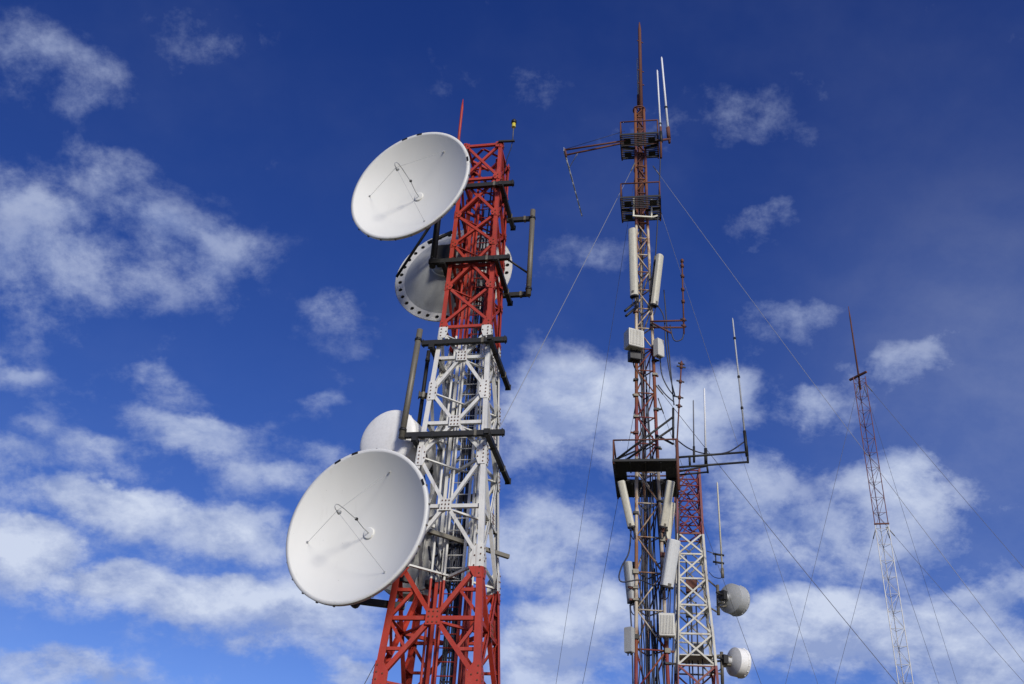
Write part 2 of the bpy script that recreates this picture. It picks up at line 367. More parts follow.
for f in range(4):
    n = Vector((*FACES[f][1], 0))
    bias = (0, 2, 60, 30)[f]
    def dg(s0, z0, s1, z1, ins):
        sz = .098 if z0 < 8.8 else (.08 if z0 < 15 else .07)
        a = fpt(f, s0, z0, ins, .05); c = fpt(f, s1, z1, ins, .05)
        diag.append((bias + dist((a + c) / 2) * .1, MB().angle(a, c, sz, .012, n)))
    for z0, z1, k in SEQ:
        if k == 'A': dg(-1, z0, -.03, z1, .026); dg(1, z0, .03, z1, .026)
        elif k == 'V': dg(-.03, z0, -1, z1, .026); dg(.03, z0, 1, z1, .026)
        else: dg(-1, z0, 1, z1, .042); dg(1, z0, -1, z1, .026)
        if z1 <= 8.9:                                         # secondary bracing of the wide lower bays
            zm = (z0 + z1) / 2; s0, s1 = (1, .5)
            for sg in (-1, 1):
                a = fpt(f, sg, zm, .062, .04); c = fpt(f, sg * .5, zm, .062)
                horiz.append((bias + dist(a) * .1 + 1, MB().angle(a, c, .07, .01, n)))
                zc = z1 if k == 'A' else z0
                a = fpt(f, sg, zc, .075, .04)
                diag.append((bias + dist(a) * .1 + 3, MB().angle(c + n * -.012, a, .065, .01, n)))
    for z in HZ:
        a = fpt(f, -1, z, .06, .04); c = fpt(f, 1, z, .06, .04)
        horiz.append((bias + dist((a + c) / 2) * .1, MB().angle(a, c, .085 if z < 15 else .075, .012, n)))
    def gusset(cx_, z, w, h, poly=None, bolts=()):
        ax = Vector((*FACES[f][0], 0)); slope = (hw(z + .3) - hw(z - .3)) / .6
        o = fpt(f, 0, z, -.004) + ax * cx_
        uv = poly or [(-w / 2, -h / 2), (w / 2, -h / 2), (w / 2, h / 2), (-w / 2, h / 2)]
        upv = Vector((n.x * slope, n.y * slope, 1)); nn = ax.cross(upv).normalized()
        b = MB().plate([o + ax * x + upv * y for x, y in uv], nn, .014)
        for x, y in bolts: b.hexa(o + ax * x + upv * y + nn * .022, ax * .013, upv * .013, nn * .01, 1)
        gus.append((bias + dist(o) * .1, b))
    for z in CG:
        k = 1.2 if z < 8 else 1.0
        k *= .78; gusset(0, z, .34 * k, .36 * k, None, [(x * k, y * k) for x in (-.1, 0, .1) for y in (-.12, 0, .12)])
    for z in LG:
        k = 1.1 if z < 8.9 else .76; h = hw(z)
        for sg in (-1, 1):
            pts = [(-.03, -.34 * k), (.13, -.34 * k), (.24 * k, -.14 * k), (.24 * k, .14 * k), (.13, .34 * k), (-.03, .34 * k)]
            po = [(-sg * x, y) for x, y in pts]
            if sg > 0: po = po[::-1]
            gusset(sg * (h - .035), z, 0, 0, po, [(-sg * x, y * k) for x, y in ((.02, -.26), (.02, -.13), (.02, 0), (.02, .13), (.02, .26), (.15, -.1), (.15, .1))])
    for z in SG:
        h = hw(z)
        for sg in (-1, 1):
            pts = [(-.02, -.13), (.12, -.11), (.17, 0), (.12, .11), (-.02, .13)]
            if z > 21: pts = [(-.02, -.15), (.15, -.12), (.15, .06), (-.02, .06)]
            po = [(-sg * x, y) for x, y in pts]
            if sg > 0: po = po[::-1]
            gusset(sg * (h - .035), z, 0, 0, po, [(-sg * x, y) for x, y in ((.03, -.08), (.1, -.03), (.03, .03))])
lot(diag, 'diagonal_brace', 'tower', tower); lot(horiz, 'horizontal_brace', 'tower', tower); lot(gus, 'gusset_plate', ['tower', 'bolt'], tower)
for z in (7.62, 10.17, 12.32, 14.16, 17.02, 19.37, 21.25):      # plan bracing joining the middles of the faces
    z2 = z - .09
    for f in range(4):
        a = fpt(f, 0, z2, .09); c = fpt((f + 1) % 4, 0, z2, .09); d = (c - a).normalized()
        MB().angle(a + d * .03, c - d * .03, .075, .012, (0, 0, -1)).build('plan_brace', 'tower', tower)
for z in (6.33, 8.85, 11.43, 13.18, 14.9, 16.33, 17.73, 18.73, 20.03):  # extra crossed plan braces, added partly to shade the tower's inside
    h = hw(z) - .1
    MB().angle((-h, -h, z - .03), (h, h, z - .03), .06, .01, (0, 0, -1)).build('plan_brace', 'tower', tower)
    MB().angle((h, -h, z - .05), (-h, h, z - .05), .06, .01, (0, 0, -1)).build('plan_brace', 'tower', tower)
for x, y, top in ((-.10, -.06, 19.5), (.52, -.1, 15.2), (.42, -.05, 20.6), (-.36, -.2, 18.6)):
    pts = [(x * min(1, hw(z) / .75), y, z) for z in (.1, 6, 12, top)]
    MB().tube(pts, .03, 8).build('conduit', 'tower', tower)
tray = MB()  # tray added to fill and shade the inside of the tower
for x in (-.04, .26): tray.bar((x, .2, .2), (x, .2, 20.4), .03, .05, (0, 1, 0))
for k in range(40): tray.bar((-.04, .2, .6 + .5 * k), (.26, .2, .6 + .5 * k), .03, .03)
tray.build('cable_tray', 'tower', tower)
# climbing ladder
lad = MB().bar((-.17, .02, .1), (-.17, .02, 21.2), .06, .045, (0, 1, 0)).build('ladder', 'tower', tower)
MB().bar((.30, .02, .1), (.30, .02, 21.2), .06, .045, (0, 1, 0)).build('ladder_rail', 'tower', lad)
MB().bar((-.29, .06, .1), (-.29, .06, 19.0), .07, .06, (0, 1, 0)).build('ladder_rail', 'tower', lad)
for i in range(54):
    z = 5.2 + .295 * i
    MB().tube([(-.165, .02, z), (.295, .02, z)], .013, 6).build('rung', 'tower', lad)
# feeder cables and waveguides
for i, (x, y, top, r_) in enumerate([(.02, .12, 19.4, .022), (.07, .13, 18.4, .022), (.12, .12, 16.8, .02), (.17, .14, 20.6, .022), (.23, .12, 12.6, .02), (-.03, .14, 9.8, .02), (.2, .2, 17.2, .026)]):
    pts = [(x + .012 * math.sin(z * 1.3 + i * 2), y + .012 * math.cos(z * 1.1 + i), z) for z in [0.1 + (top - .1) * k / 40 for k in range(41)]]
    pts += [(x - .2, y + .25, top + .25), (x - .35, y + .45, top + .2)]
    MB().tube(pts, r_, 6).build('cable', 'cable', tower)
for (x, y, top) in ((.44, .3, 16.9), (.36, .36, 12.2), (-.42, .34, 14.0)):
    MB().tube([(x, y, .1), (x, y, top)], .05, 8).build('waveguide', 'tower', tower)
MB().tube([(-.5, .1, 9.9), (-.35, -.05, 9.55), (-.25, .0, 9.2), (-.35, .1, 8.9), (-.5, .15, 8.95), (-.45, .1, 9.3), (-.2, .05, 9.45), (.1, .1, 9.6)], .028, 6).build('cable', 'cable', tower)
MB().tube([(-.6, .2, 9.6), (-.45, -.1, 9.2), (-.15, -.1, 8.85), (0, .1, 8.5)], .028, 6).build('cable', 'cable', tower)
for pts in ([(-.55, .5, 10.1), (-.45, .35, 9.7), (-.3, .3, 9.4), (-.35, .32, 9.05), (-.2, .3, 8.8), (.1, .25, 8.7)], [(-.3, .5, 9.9), (-.1, .3, 9.75), (-.15, .25, 9.3), (-.4, .3, 9.2), (-.5, .4, 8.9), (-.3, .4, 8.6)],
            [(.0, .5, 10.0), (.1, .3, 9.5), (-.1, .3, 9.0), (-.3, .35, 9.3), (-.2, .4, 9.8)]):
    MB().tube(pts, .026, 6).build('cable', 'cable', tower)
for (x, y, z, w, d_, h_) in ((-.35, .45, 9.25, .36, .25, .3), (.02, .5, 9.0, .26, .2, .22), (-.15, .42, 9.75, .2, .2, .26), (-.5, .3, 8.75, .22, .2, .16), (-.25, .3, 13.0, .2, .16, .5), (-.32, .35, 12.35, .18, .16, .3), (.1, .3, 11.2, .24, .12, .12)):
    q_ = MB().box((x, y, z), w, d_, h_).build('radio_unit', 'black', tower)
    MB().tube([(x, y - d_ / 2, z), (x, y - d_ / 2 - .08, z)], .06, 10).build('unit_connector', 'dark', q_)
# rest platforms inside
for z, x in ((13.25, .25), (17.75, -.1), (10.9, .2), (8.2, -.2)):
    b = MB()
    for k in range(6): b.box((x, .28 + k * .07, z), .34, .045, .03)
    b.box((x - .18, .45, z), .02, .46, .05); b.box((x + .18, .45, z), .02, .46, .05)
    b.build('rest_platform', 'dark', tower)
# lightning rod and obstruction light
h = hw(TOP)
MB().tube([(-h - .2, -h + .1, 20.2), (-h - .2, -h + .1, 22.9), (-h - .2, -h + .1, 23.25)], [.045, .04, .008], 8).build('lightning_rod', 'tower', tower)
b = MB().bar((h - .1, -h - .05, 21.27), (h + .36, -h - .02, 21.27), .06, .05).build('light_arm', 'dark', tower)
MB().tube([(h + .3, -h - .02, 21.29), (h + .3, -h - .02, 21.8)], .014, 6).build('light_post', 'galv', b)
MB().lathe([(0, 21.8), (.06, 21.8), (.06, 21.85), (.05, 21.87), (.055, 21.95), (.0, 21.95)], 16, org=(h + .3, -h - .02, 0)).build('lamp', 'lamp', b)
MB().lathe([(0, 21.95), (.075, 21.95), (.075, 22.05), (.04, 22.1), (0, 22.11)], 16, org=(h + .3, -h - .02, 0)).build('lamp_cap', 'dark', b)
MB().tube([(h + .3, -h, 21.4), (h + .26, -h + .05, 21.1), (h + .12, -h + .2, 20.8), (h + .04, -h + .3, 20.3)], .013, 6).build('cable', 'cable', b)
# antenna mounting frames of dark channel bars
def barp(a, b_, parent=None, name='frame_bar', m_='dark', w=.11, hh=.12):
    return MB().bar(a, b_, w, hh).build(name, m_, parent)
def frame(zl, zu, bars, pipes, name='mount_frame'):
    first = None
    for a, b_ in bars:
        o = barp(a, b_, first if first else tower, 'frame_bar' if first else name)
        first = first or o
    for a, b_, r_, m_ in pipes:
        MB().tube([a, b_], r_, 12).build('frame_pipe', m_, first)
        a, b_ = Vector(a), Vector(b_)
        for t in (.07, .90):
            p = a + (b_ - a) * t; d = (b_ - a).normalized()
            if r_ > .04: MB().tube([p - d * .03, p + d * .03], r_ * 1.22, 12).build('u_bolt', 'dark', first); MB().bar(p + Vector((0, -r_ * 1.5, .05)), p + Vector((0, r_ * 1.5, .05)), .02, .02).build('u_bolt', 'galv', first)
    for a, b_ in bars:
        a, b_ = Vector(a), Vector(b_); d = (b_ - a).normalized()
        for t in (.02, .98): MB().bar(a + (b_ - a) * t - d * .012, a + (b_ - a) * t + d * .012, .15, .16).build('end_plate', 'dark', first)
        for t in (.3, .72): MB().bar(a + (b_ - a) * t - d * .03, a + (b_ - a) * t + d * .03, .135, .145).build('clamp_plate', 'galv' if t > .5 else 'dark', first)
    return first
zA, zB, zC, zD = 19.62, 17.07, 14.52, 11.92
def front(z, x0, x1): h = hw(z) + .09; return ((x0, -h, z), (x1, -h, z))
def side(z, sg, y0, y1): h = hw(z) + .09; return ((sg * h, y0, z - .125), (sg * h, y1, z - .125))
hA, hB, hC, hD = hw(zA), hw(zB), hw(zC), hw(zD)
fr = frame(zB, zA, [front(zA, -hA - .35, hA + .42), front(zB, -hB - .5, hB + .42), side(zA, 1, -hA - .3, hA + .55), side(zB, 1, -hB - .3, hB + .62),
                    side(zA, -1, -hA - .3, hA + .3), side(zB, -1, -hB - .3, hB + .3),
                    ((hA - .2, hA + .30, zA), (hA + .72, hA + .30, zA)), ((hB - .2, hB + .36, zB), (hB + .66, hB + .36, zB))],
           [((hA + .70, hA + .20, zB - .18), (hA + .70, hA + .20, zA + .22), .075, 'galv'),
            ((-hB - .42, -hB - .02, zB - .1), (-hB - .42, -hB - .02, zA + .3), .085, 'dark'),
            ((hA + .70, hA + .24, zB + .55), (hB + .02, hB - .25, zB + .85), .03, 'dark')])
fr2 = frame(zD, zC, [front(zC, -hC - .36, hC + .44), front(zD, -hD - .40, hD + .44), side(zC, 1, -hC - .45, hC + .75), side(zD, 1, -hD - .45, hD + .8),
                     side(zC, -1, -hC - .2, hC + .4), side(zD, -1, -hD - .2, hD + .4), ((-hC - .02, -.2, 13.3), (-hC - .42, -.35, 13.3)),
                     ((-hD - .05, .1, zD + .12), (-hD - .38, -.1, zD + .12))],
            [((-hD - .40, -hD - .16, zD - .1), (-hC - .42, -hC - .18, zC + .35), .075, 'galv'),
             ((-hD - .32, -.05, zD + .1), (-hC - .32, -.25, zC + .1), .05, 'dark')])
barp((-hw(9.6) + .1, -hw(9.6) + .12, 9.75), (hw(9.6) + .25, hw(9.6) - .15, 9.55), tower, 'cross_pipe', 'galv', .09, .09)
# stubs below the low dish
for z in (8.55, 7.95):
    o = MB().bar((-hw(z) - .75, -hw(z) - .1, z), (-hw(z) + .25, -hw(z) + .35, z), .13, .13).build('dish_bracket', 'dark', tower)
    MB().tube([(-hw(z) - .72, -hw(z) - .25, z - .05), (-hw(z) - .72, -hw(z) + .02, z - .05)], .1, 10).build('bracket_clamp', 'black', o)

# ================================================================== dishes
def make_big_dish(label, RR=1.67, f_=1.24):
    root = empty('dish_antenna', label, 'dish antenna', group='big parabolic dishes on the red and white tower')
    dep = RR * RR / (4 * f_)
    N = 22; prof = [(RR * i / N, (RR * i / N) ** 2 / (4 * f_) - dep) for i in range(N + 1)]
    MB().lathe(prof, 96).build('reflector', 'dish', root)
    MB().lathe([(RR, 0.0), (RR + .012, .006), (RR + .075, .004), (RR + .08, -.01), (RR + .08, -.085), (RR + .06, -.09), (RR + .02, -.09), (RR + .01, -.05)], 96).build('rim', 'rim', root)
    back = [(RR + .02, -.07)] + [(RR * i / N, (RR * i / N) ** 2 / (4 * f_) - dep - .06) for i in range(N - 1, 5, -1)] + [(.5, -dep - .03), (.5, -dep - .26), (.42, -dep - .3), (0, -dep - .3)]
    sh = MB().lathe(back, 96).build('back_shell', 'shell', root)
    for k in range(12):
        a = 2 * math.pi * k / 12; c, s_ = math.cos(a), math.sin(a); b = MB()
        pr_ = [(t * RR, (t * RR) ** 2 / (4 * f_) - dep - .085) for t in (.28, .46, .64, .82, .99)]
        for (ra, za), (rb, zb) in zip(pr_, pr_[1:]): b.bar((ra * c, ra * s_, za), (rb * c, rb * s_, zb), .03, .07)
        b.build('back_rib', 'shell', sh)
    # mounting yoke behind the hub
    b = MB().box((0, 0, -dep - .42), .7, .8, .22).build('mount_yoke', 'dark', root)
    MB().bar((-.3, -.32, -dep - .5), (-.25, -.3, -dep - .85), .09, .09).build('mount_arm', 'dark', b)
    MB().bar((.3, .32, -dep - .5), (.25, .3, -dep - .85), .09, .09).build('mount_arm', 'dark', b)
    # rear-fed hook waveguide with horn at the focus, guyed by three rods
    fz = f_ - dep
    hook = MB().tube([(0, 0, -dep), (.01, .02, -dep + .25), (.02, .09, -dep + .55), (.02, .13, fz - .2), (.01, .14, fz + .0), (0, .12, fz + .07), (0, .06, fz + .1), (0, .01, fz + .06), (0, 0, fz)], .010, 8).build('feed_waveguide', 'grey', root)
    MB().lathe([(.0, -.02), (.03, -.02), (.05, -.09), (.044, -.09), (.0, -.04)], 16, org=(0, 0, fz)).build('feed_horn', 'grey', hook)
    MB().box((.02, .1, -dep + .56), .05, .05, .05).build('waveguide_clamp', 'dark', hook)
    MB().lathe([(.13, -dep + .006), (.13, -dep + .03), (.11, -dep + .035), (0, -dep + .03)], 24).build('hub_plate', 'dish', root)
    for a in (66, 188, 306):
        rr = 1.33; p = Vector((rr * math.cos(R(a)), rr * math.sin(R(a)), rr * rr / (4 * f_) - dep))
        g_ = MB().tube([(0, 0, fz), p], .004, 6).build('feed_guy', 'grey', root)
        MB().box(p + Vector((0, 0, .015)), .045, .04, .02).build('guy_foot', 'grey', g_)
    for k in range(24):                                       # rim clips
        a = 2 * math.pi * (k + .5) / 24
        if k in (1, 6, 7): MB().bar(((RR + .05) * math.cos(a), (RR + .05) * math.sin(a), .0), ((RR + .05) * math.cos(a + .09), (RR + .05) * math.sin(a + .09), .0), .05, .03).build('rim_joint', 'dark', root)
        MB().box(((RR + .086) * math.cos(a), (RR + .086) * math.sin(a), -.05), .03, .03, .05).build('rim_clip', 'galv', root)
    return root
d_up = make_big_dish('upper huge white dish facing left, at the top of the red and white tower')
d_lo = copy_tree(d_up)
place(d_up, at(408.8, 184, 19.95), facing((-.435, -.90, .0), R(-14)), d_up['label'])
place(d_lo, at(355, 523.5, 19.9), facing((-.46, -.888, .025)), 'lower huge white dish facing left, in front of the white band of the tower')
# strut between the upper frame pipe and the rim of the dish behind
# rear dish with a perforated flange
def ring_with_holes(RR, n_h, r_h, w):
    b = MB(); k = 16; seg = 2 * math.pi / n_h
    for i in range(n_h):
        am = seg * (i + .5); c = Vector((RR * math.cos(am), RR * math.sin(am), 0)); er = Vector((math.cos(am), math.sin(am), 0)); et = Vector((-er.y, er.x, 0))
        def pol(r_, a): return Vector((r_ * math.cos(a), r_ * math.sin(a), 0))
        a0, a1 = seg * i, seg * (i + 1); ri, ro = RR - w / 2, RR + w / 2
        outer = [pol(ro, am), pol(ro, a1), pol(RR, a1), pol(ri, a1), pol(ri, am), pol(ri, a0), pol(RR, a0), pol(ro, a0)]
        outer = [q_ for p_, p2 in zip(outer, outer[1:] + outer[:1]) for q_ in (p_, (p_ + p2) / 2)]
        inner = [c + r_h * (math.cos(2 * math.pi * j / 16) * er + math.sin(2 * math.pi * j / 16) * et) for j in range(16)]
        for z, fl in ((0, 1), (-.03, 0)):
            vs = [v + Vector((0, 0, z)) for v in outer + inner]
            fs = [(j, (j + 1) % 16, 16 + (j + 1) % 16, 16 + j) for j in range(16)]
            b.add(vs, fs if fl else [f[::-1] for f in fs])
        vs = [v for v in inner] + [v + Vector((0, 0, -.03)) for v in inner]
        b.add(vs, [(j, (j + 1) % 16, 16 + (j + 1) % 16, 16 + j) for j in range(16)])
        vs = [outer[14], outer[0], outer[2]]; b.add(vs + [v + Vector((0, 0, -.03)) for v in vs], [(0, 3, 4, 1), (1, 4, 5, 2)])
    return b
rc = at(453.5, 274.5, 23.1); rn = Vector((.25, .95, -.10)).normalized()
rd = empty('dish_antenna', 'grey dish seen from behind with a ring of dark holes, behind the red tower top', 'dish antenna', rc, facing(rn), 'big parabolic dishes on the red and white tower')
ring_with_holes(1.58, 34, .06, .28).build('flange', 'shell', rd)
N = 14; dep = .46
MB().lathe([(1.725, .012), (1.735, -.02)], 96).build('flange_edge', 'rim', rd)
MB().lathe([(1.46, .03), (1.70, .03)], 96).build('hole_backing', 'black', rd)  # black ring added behind the flange to make its holes look dark
MB().lathe([(1.445, -.034)] + [(1.45 * i / N, (i / N) ** 2 * dep - dep - .01) for i in range(N - 1, 3, -1)] + [(.44, -dep + .02)], 64).build('back_shell', 'grey', rd)
MB().lathe([(1.41 * i / N, (i / N) ** 2 * dep - dep + .03) for i in range(N + 1)], 64).build('reflector', 'dish', rd)
hb = MB().lathe([(.46, -dep + .04), (.46, -dep - .16), (.42, -dep - .2), (0, -dep - .2)], 40).build('hub', 'grey', rd)
MB().lathe([(.5, -dep - .02), (.52, -dep - .05), (.5, -dep - .08)], 40).build('hub_band', 'dish', hb)
MB().box((0, 0, -dep - .34), .5, .6, .26).build('mount_box', 'dark', rd)
Rm = facing(rn)
def toloc(p, o, rot): return rot.transposed() @ (Vector(p) - Vector(o))
MB().tube([toloc(at(396.5, 277, 22.9), rc, Rm), toloc(at(430, 226, 22.0), rc, Rm)], .04, 8).build('side_strut', 'dark', rd)
MB().tube([toloc(at(428, 243, 22.2), rc, Rm), toloc(at(452, 232, 22.2), rc, Rm)], .05, 8).build('side_strut', 'dark', rd)
# drum dishes
def make_drum(name, label, RR, L, mshroud, mface, mback, bulge=.12, group=None, banded_=True):
    root = empty(name, label, 'dish antenna', group=group)
    sh = MB().lathe([(RR, 0), (RR, -L)], 64).build('shroud', mshroud, root)
    MB().lathe([(RR + .012, .03), (RR + .02, 0), (RR + .012, -.05), (RR + .002, -.06)], 64).build('shroud_band', mshroud, sh)
    pr = [(RR + .012, .03)] + [(RR * math.cos(R(k)), .03 + bulge * math.sin(R(k))) for k in range(6, 90, 7)] + [(0, .03 + bulge)]
    MB().lathe(pr, 64).build('radome', mface, root)
    N = 8; d = RR * .3
    MB().lathe([(RR, -L)] + [(RR * i / N, (i / N) ** 2 * d - d - L) for i in range(N - 1, 1, -1)] + [(RR * .22, -L - d), (RR * .22, -L - d - .12), (0, -L - d - .12)], 64).build('back_shell', mback, root)
    for k in range(16):
        a = 2 * math.pi * k / 16; MB().box(((RR + .015) * math.cos(a), (RR + .015) * math.sin(a), -.03), .022, .022, .04).build('rim_clip', mshroud, root)
    q_ = MB().box((RR * .3, -RR * .25, -L - d - .12), RR * .3, RR * .3, .16).build('radio_unit', 'box', root)
    MB().tube([(RR * .3, -RR * .45, -L - d - .2), (RR * .3, -RR * .75, -L - d - .3), (RR * .1, -RR * .9, -L - d - .5)], .014, 6).build('cable', 'cable', q_)
    mt = MB().box((0, 0, -L - d - .2), RR * .5, RR * .6, .16).build('mount_clamp', 'dark', root)
    MB().tube([(-RR * .12, 0, -L - d - .25), (-RR * .12, 0, -L - d - .55)], .035, 8).build('mount_arm', 'dark', mt)
    return root
dr = make_drum('drum_antenna', 'white drum-shaped shrouded dish with domed cover above the lower huge dish', .76, 1.0, 'drum', 'drum', 'shell', .16)
place(dr, at(388, 439.5, 21.5), facing((-.46, -.888, .0)), dr['label'])
dg2 = make_drum('drum_antenna', 'dull grey drum dish seen from behind, in the tower behind the lower huge dish', 1.12, .5, 'grey', 'grey', 'shell', .1)
place(dg2, at(418, 556, 23.45), facing((.22, .97, -.02)), dg2['label'])

# ================================================================== guyed and slim lattice masts
def lattice(root, nside, wk, zs, top, leg_r, rod_r, mname, faces_order=None, pattern='Z', leg_sq=False, hz=True):
    """legs, rods and rungs of a small lattice; geometry local to root"""
    W_ = lambda z: interp(wk, z)
    def corner(i, z):
        w = W_(z)
        if nside == 3:
            c = w / (2 * math.sqrt(3)); return Vector([(-w / 2, -c, z), (w / 2, -c, z), (0, 2 * c, z)][i % 3])
        return Vector([(-w / 2, -w / 2, z), (w / 2, -w / 2, z), (w / 2, w / 2, z), (-w / 2, w / 2, z)][i % 4])
    for i in range(nside):
        kz = sorted(set([0.02, top] + [k[0] for k in wk if 0.02 < k[0] < top]))
        b = MB()
        if leg_sq:
            for z0, z1 in zip(kz, kz[1:]): b.bar(corner(i, z0), corner(i, z1), leg_r * 2, leg_r * 2, (0, 1, 0))
        else: b.tube([corner(i, z) for z in kz], leg_r, 8)
        b.build('leg', mname, root)
    D = []; H_ = []
    for f in range(nside):
        for j, (z0, z1) in enumerate(zip(zs, zs[1:])):
            a0, b0, a1, b1 = corner(f, z0), corner(f + 1, z0), corner(f, z1), corner(f + 1, z1)
            key = (0, 40, 20, 30)[f] - z0 * .01
            nrm = ((a0 + b0) / 2 - Vector((0, 0, z0))).normalized()
            if leg_sq:
                bb = lambda p, q_, o: MB().angle(p + nrm * o, q_ + nrm * o, rod_r * 2.4, .006, nrm)
            else: bb = lambda p, q_, o: MB().tube([p + nrm * o, q_ + nrm * o], rod_r, 6)
            if pattern == 'X': D += [(key, bb(a0, b1, .0)), (key + .5, bb(b0, a1, -.014))]
            elif pattern == 'D':
                m1 = (a1 + b1) / 2; m0 = (a0 + b0) / 2; am = (a0 + a1) / 2; bm = (b0 + b1) / 2
                D += [(key, bb(am, m1, 0)), (key, bb(bm, m1, 0)), (key, bb(am, m0, -.012)), (key, bb(bm, m0, -.012))]
            else: D.append((key, bb(a0, b1, 0) if (j + f) % 2 else bb(b0, a1, 0)))
            if hz: H_.append((key, bb(a1, b1, -.022)))
    lot(D, 'diagonal_brace', mname, root); lot(H_, 'horizontal_brace', mname, root)
    return corner

MX, MY = 4.10, 26.0
mast = empty('lattice_mast', 'rusty red and cream guyed lattice mast with platforms and panel antennas, tallest in the middle', 'mast', (MX, MY + .17, 0))
mo = Vector((MX, MY + .17, 0))
wkm = [(0, 1.05), (7.85, .82), (12, .68), (15.1, .58), (19.73, .48), (22.9, .38), (28.3, .31)]
zs = [0.02, 2, 4, 5.5]; z = 5.5
while z < 28.2:
    z += interp([(0, 1.15), (12, 1.0), (16, .8), (22, .68), (28, .55)], z); zs.append(min(z, 28.3))
lattice(mast, 3, wkm, zs, 28.3, .05, .022, 'mast')
L = lambda p: Vector(p) - mo
tp = MB().tube([(.07, 0, 27.9), (.08, .0, 32.6), (.08, 0, 33.0)], [.075, .062, .02], 8).build('top_pole', 'rust', mast)
for z in (31.9, 30.3, 29.6): MB().bar((-.04, -.06, z), (.21, .05, z), .03, .03).build('pole_clamp', 'rust', tp)
for zc in (28.25, 25.35):
    b = MB(); n = 20
    b.tube([((.21) * math.cos(2 * math.pi * k / n), .21 * math.sin(2 * math.pi * k / n), zc) for k in range(n + 1)], .03, 6).build('collar', 'rust', mast)
for x in (-.12, -.03, .07, .02):                                # waveguide runs in the narrow top
    MB().tube([(x, -.06, 22.7), (x, -.04, 28.1)], .024, 6).build('feeder', 'rust', mast)
def platform(zf, hx, y0, y1, holex, hy0, hy1, rail_h, pitch=.052, sw=.04, nm='dark', rm='rust'):
    """service platform: grating deck round the mast with a railing"""
    dk = MB()
    y = y0
    while y < y1:
        if hy0 < y < hy1: dk.box((-(hx + holex) / 2, y, zf), hx - holex, sw, .035); dk.box(((hx + holex) / 2, y, zf), hx - holex, sw, .035)
        else: dk.box((0, y, zf), 2 * hx, sw, .035)
        y += pitch
    dk = dk.build('platform_deck', nm, mast)
    MB().box((0, y0 - .02, zf + .0), 2 * hx + .06, .03, .07).build('deck_frame', nm, dk); MB().box((0, y1 + .02, zf), 2 * hx + .06, .03, .07).build('deck_frame', nm, dk)
    MB().box((-hx - .02, (y0 + y1) / 2, zf), .03, y1 - y0, .07).build('deck_frame', nm, dk); MB().box((hx + .02, (y0 + y1) / 2, zf), .03, y1 - y0, .07).build('deck_frame', nm, dk)
    rl = MB(); z = zf + rail_h; c = [(-hx, y0, z), (hx, y0, z), (hx, y1, z), (-hx, y1, z), (-hx, y0, z)]
    for p, q_ in zip(c, c[1:]): rl.tube([p, q_], .026, 6)
    rl = rl.build('railing', rm, dk)
    for p in c[:4]: MB().tube([(p[0], p[1], zf - .1), p], .026, 6).build('railing_post', rm, dk)
    for s_ in (-1, 1): MB().bar((s_ * hx, (y0 + y1) / 2, zf - .03), (s_ * .15, (y0 + y1) / 2 + .05, zf - .05), .06, .06).build('deck_beam', nm, dk)
    dk.rotation_euler.z = R(-10)
    return dk
for zf in (26.23, 23.39):
    dk = platform(zf, .64, -.87, .30, .2, -.28, .1, .62, .092, .034, nm='black')
    for sx in (-1, 1):
        b = MB()
        b.box((sx * .42, -.6, zf - .05), .24, .24, .02); b.build('deck_panel', 'black', dk)
        b = MB().box((sx * .42, .08, zf - .05), .24, .24, .02); b.build('deck_panel', 'black', dk)
br = MB()
for s_ in (-1, 1): br.bar((s_ * .30 - .02, -.42, 22.95), (s_ * .30 - .02, -.5, 23.62), .05, .05)
br.bar((-.35, -.42, 22.93), (.31, -.42, 22.93), .05, .05); br.bar((.31, -.4, 22.95), (.5, -.25, 23.15), .05, .05); br.build('cream_bracket', 'panel', mast)
pl = platform(13.65, .88, -1.15, 1.28, .55, -.44, .28, .64, .058, .04)
for k in range(5): MB().bar((-.85 + .425 * k, -1.14, 13.61), (-.85 + .425 * k, -.46, 13.61), .04, .05).build('deck_beam', 'dark', pl); MB().bar((-.85 + .425 * k, .30, 13.61), (-.85 + .425 * k, 1.27, 13.61), .04, .05).build('deck_beam', 'dark', pl)
MB().tube([(.88, -1.15, 12.75), (.88, -1.15, 14.3)], .045, 8).build('corner_post', 'rust', pl)
MB().bar((-.85, -1.1, 13.7), (-.2, -.1, 14.5), .05, .05).build('deck_brace', 'dark', pl)
MB().bar((-.7, -.9, 13.72), (-.2, -.1, 14.2), .05, .05).build('deck_brace', 'dark', pl)
# feeder cables hanging down the middle of the mast
for i, (x, y, tz, r_) in enumerate([(-.12, -.02, 20.5, .02), (-.04, .03, 18.4, .02), (.02, .05, 26.2, .018), (.09, -.02, 17.0, .022), (.15, .02, 13.4, .02), (-.18, .04, 12.5, .018), (.2, .1, 11.0, .022), (.04, -.06, 9.5, .02), (.30, -.14, 14.0, .024), (.38, -.1, 12.8, .02)]):
    pts = [(x + .035 * math.sin(z * (.9 + .1 * i) + i), y + .03 * math.cos(z * .8 + 2 * i), z) for z in [.05 + (tz - .05) * k / 50 for k in range(51)]]
    MB().tube(pts, r_, 6).build('cable', 'cable', mast)
for k in range(34):
    z = 7 + k * .42 + random.uniform(-.12, .12)
    if 13.2 < z < 14.5: continue
    w = interp(wkm, z); c = w / (2 * math.sqrt(3)); sx = random.choice((-1, 1))
    p = Vector((sx * w / 2, -c, z))
    q_ = MB().box(p + Vector((sx * .02, -.02, 0)), .15, .13, random.choice((.05, .07, .12))).build('leg_clamp', random.choice(('dark', 'rust', 'galv')), mast)
    if random.random() < .6: MB().bar(p, p + Vector((sx * random.uniform(.12, .26), random.uniform(-.1, .1), 0)), .04, .05).build('stub', random.choice(('dark', 'rust')), q_)
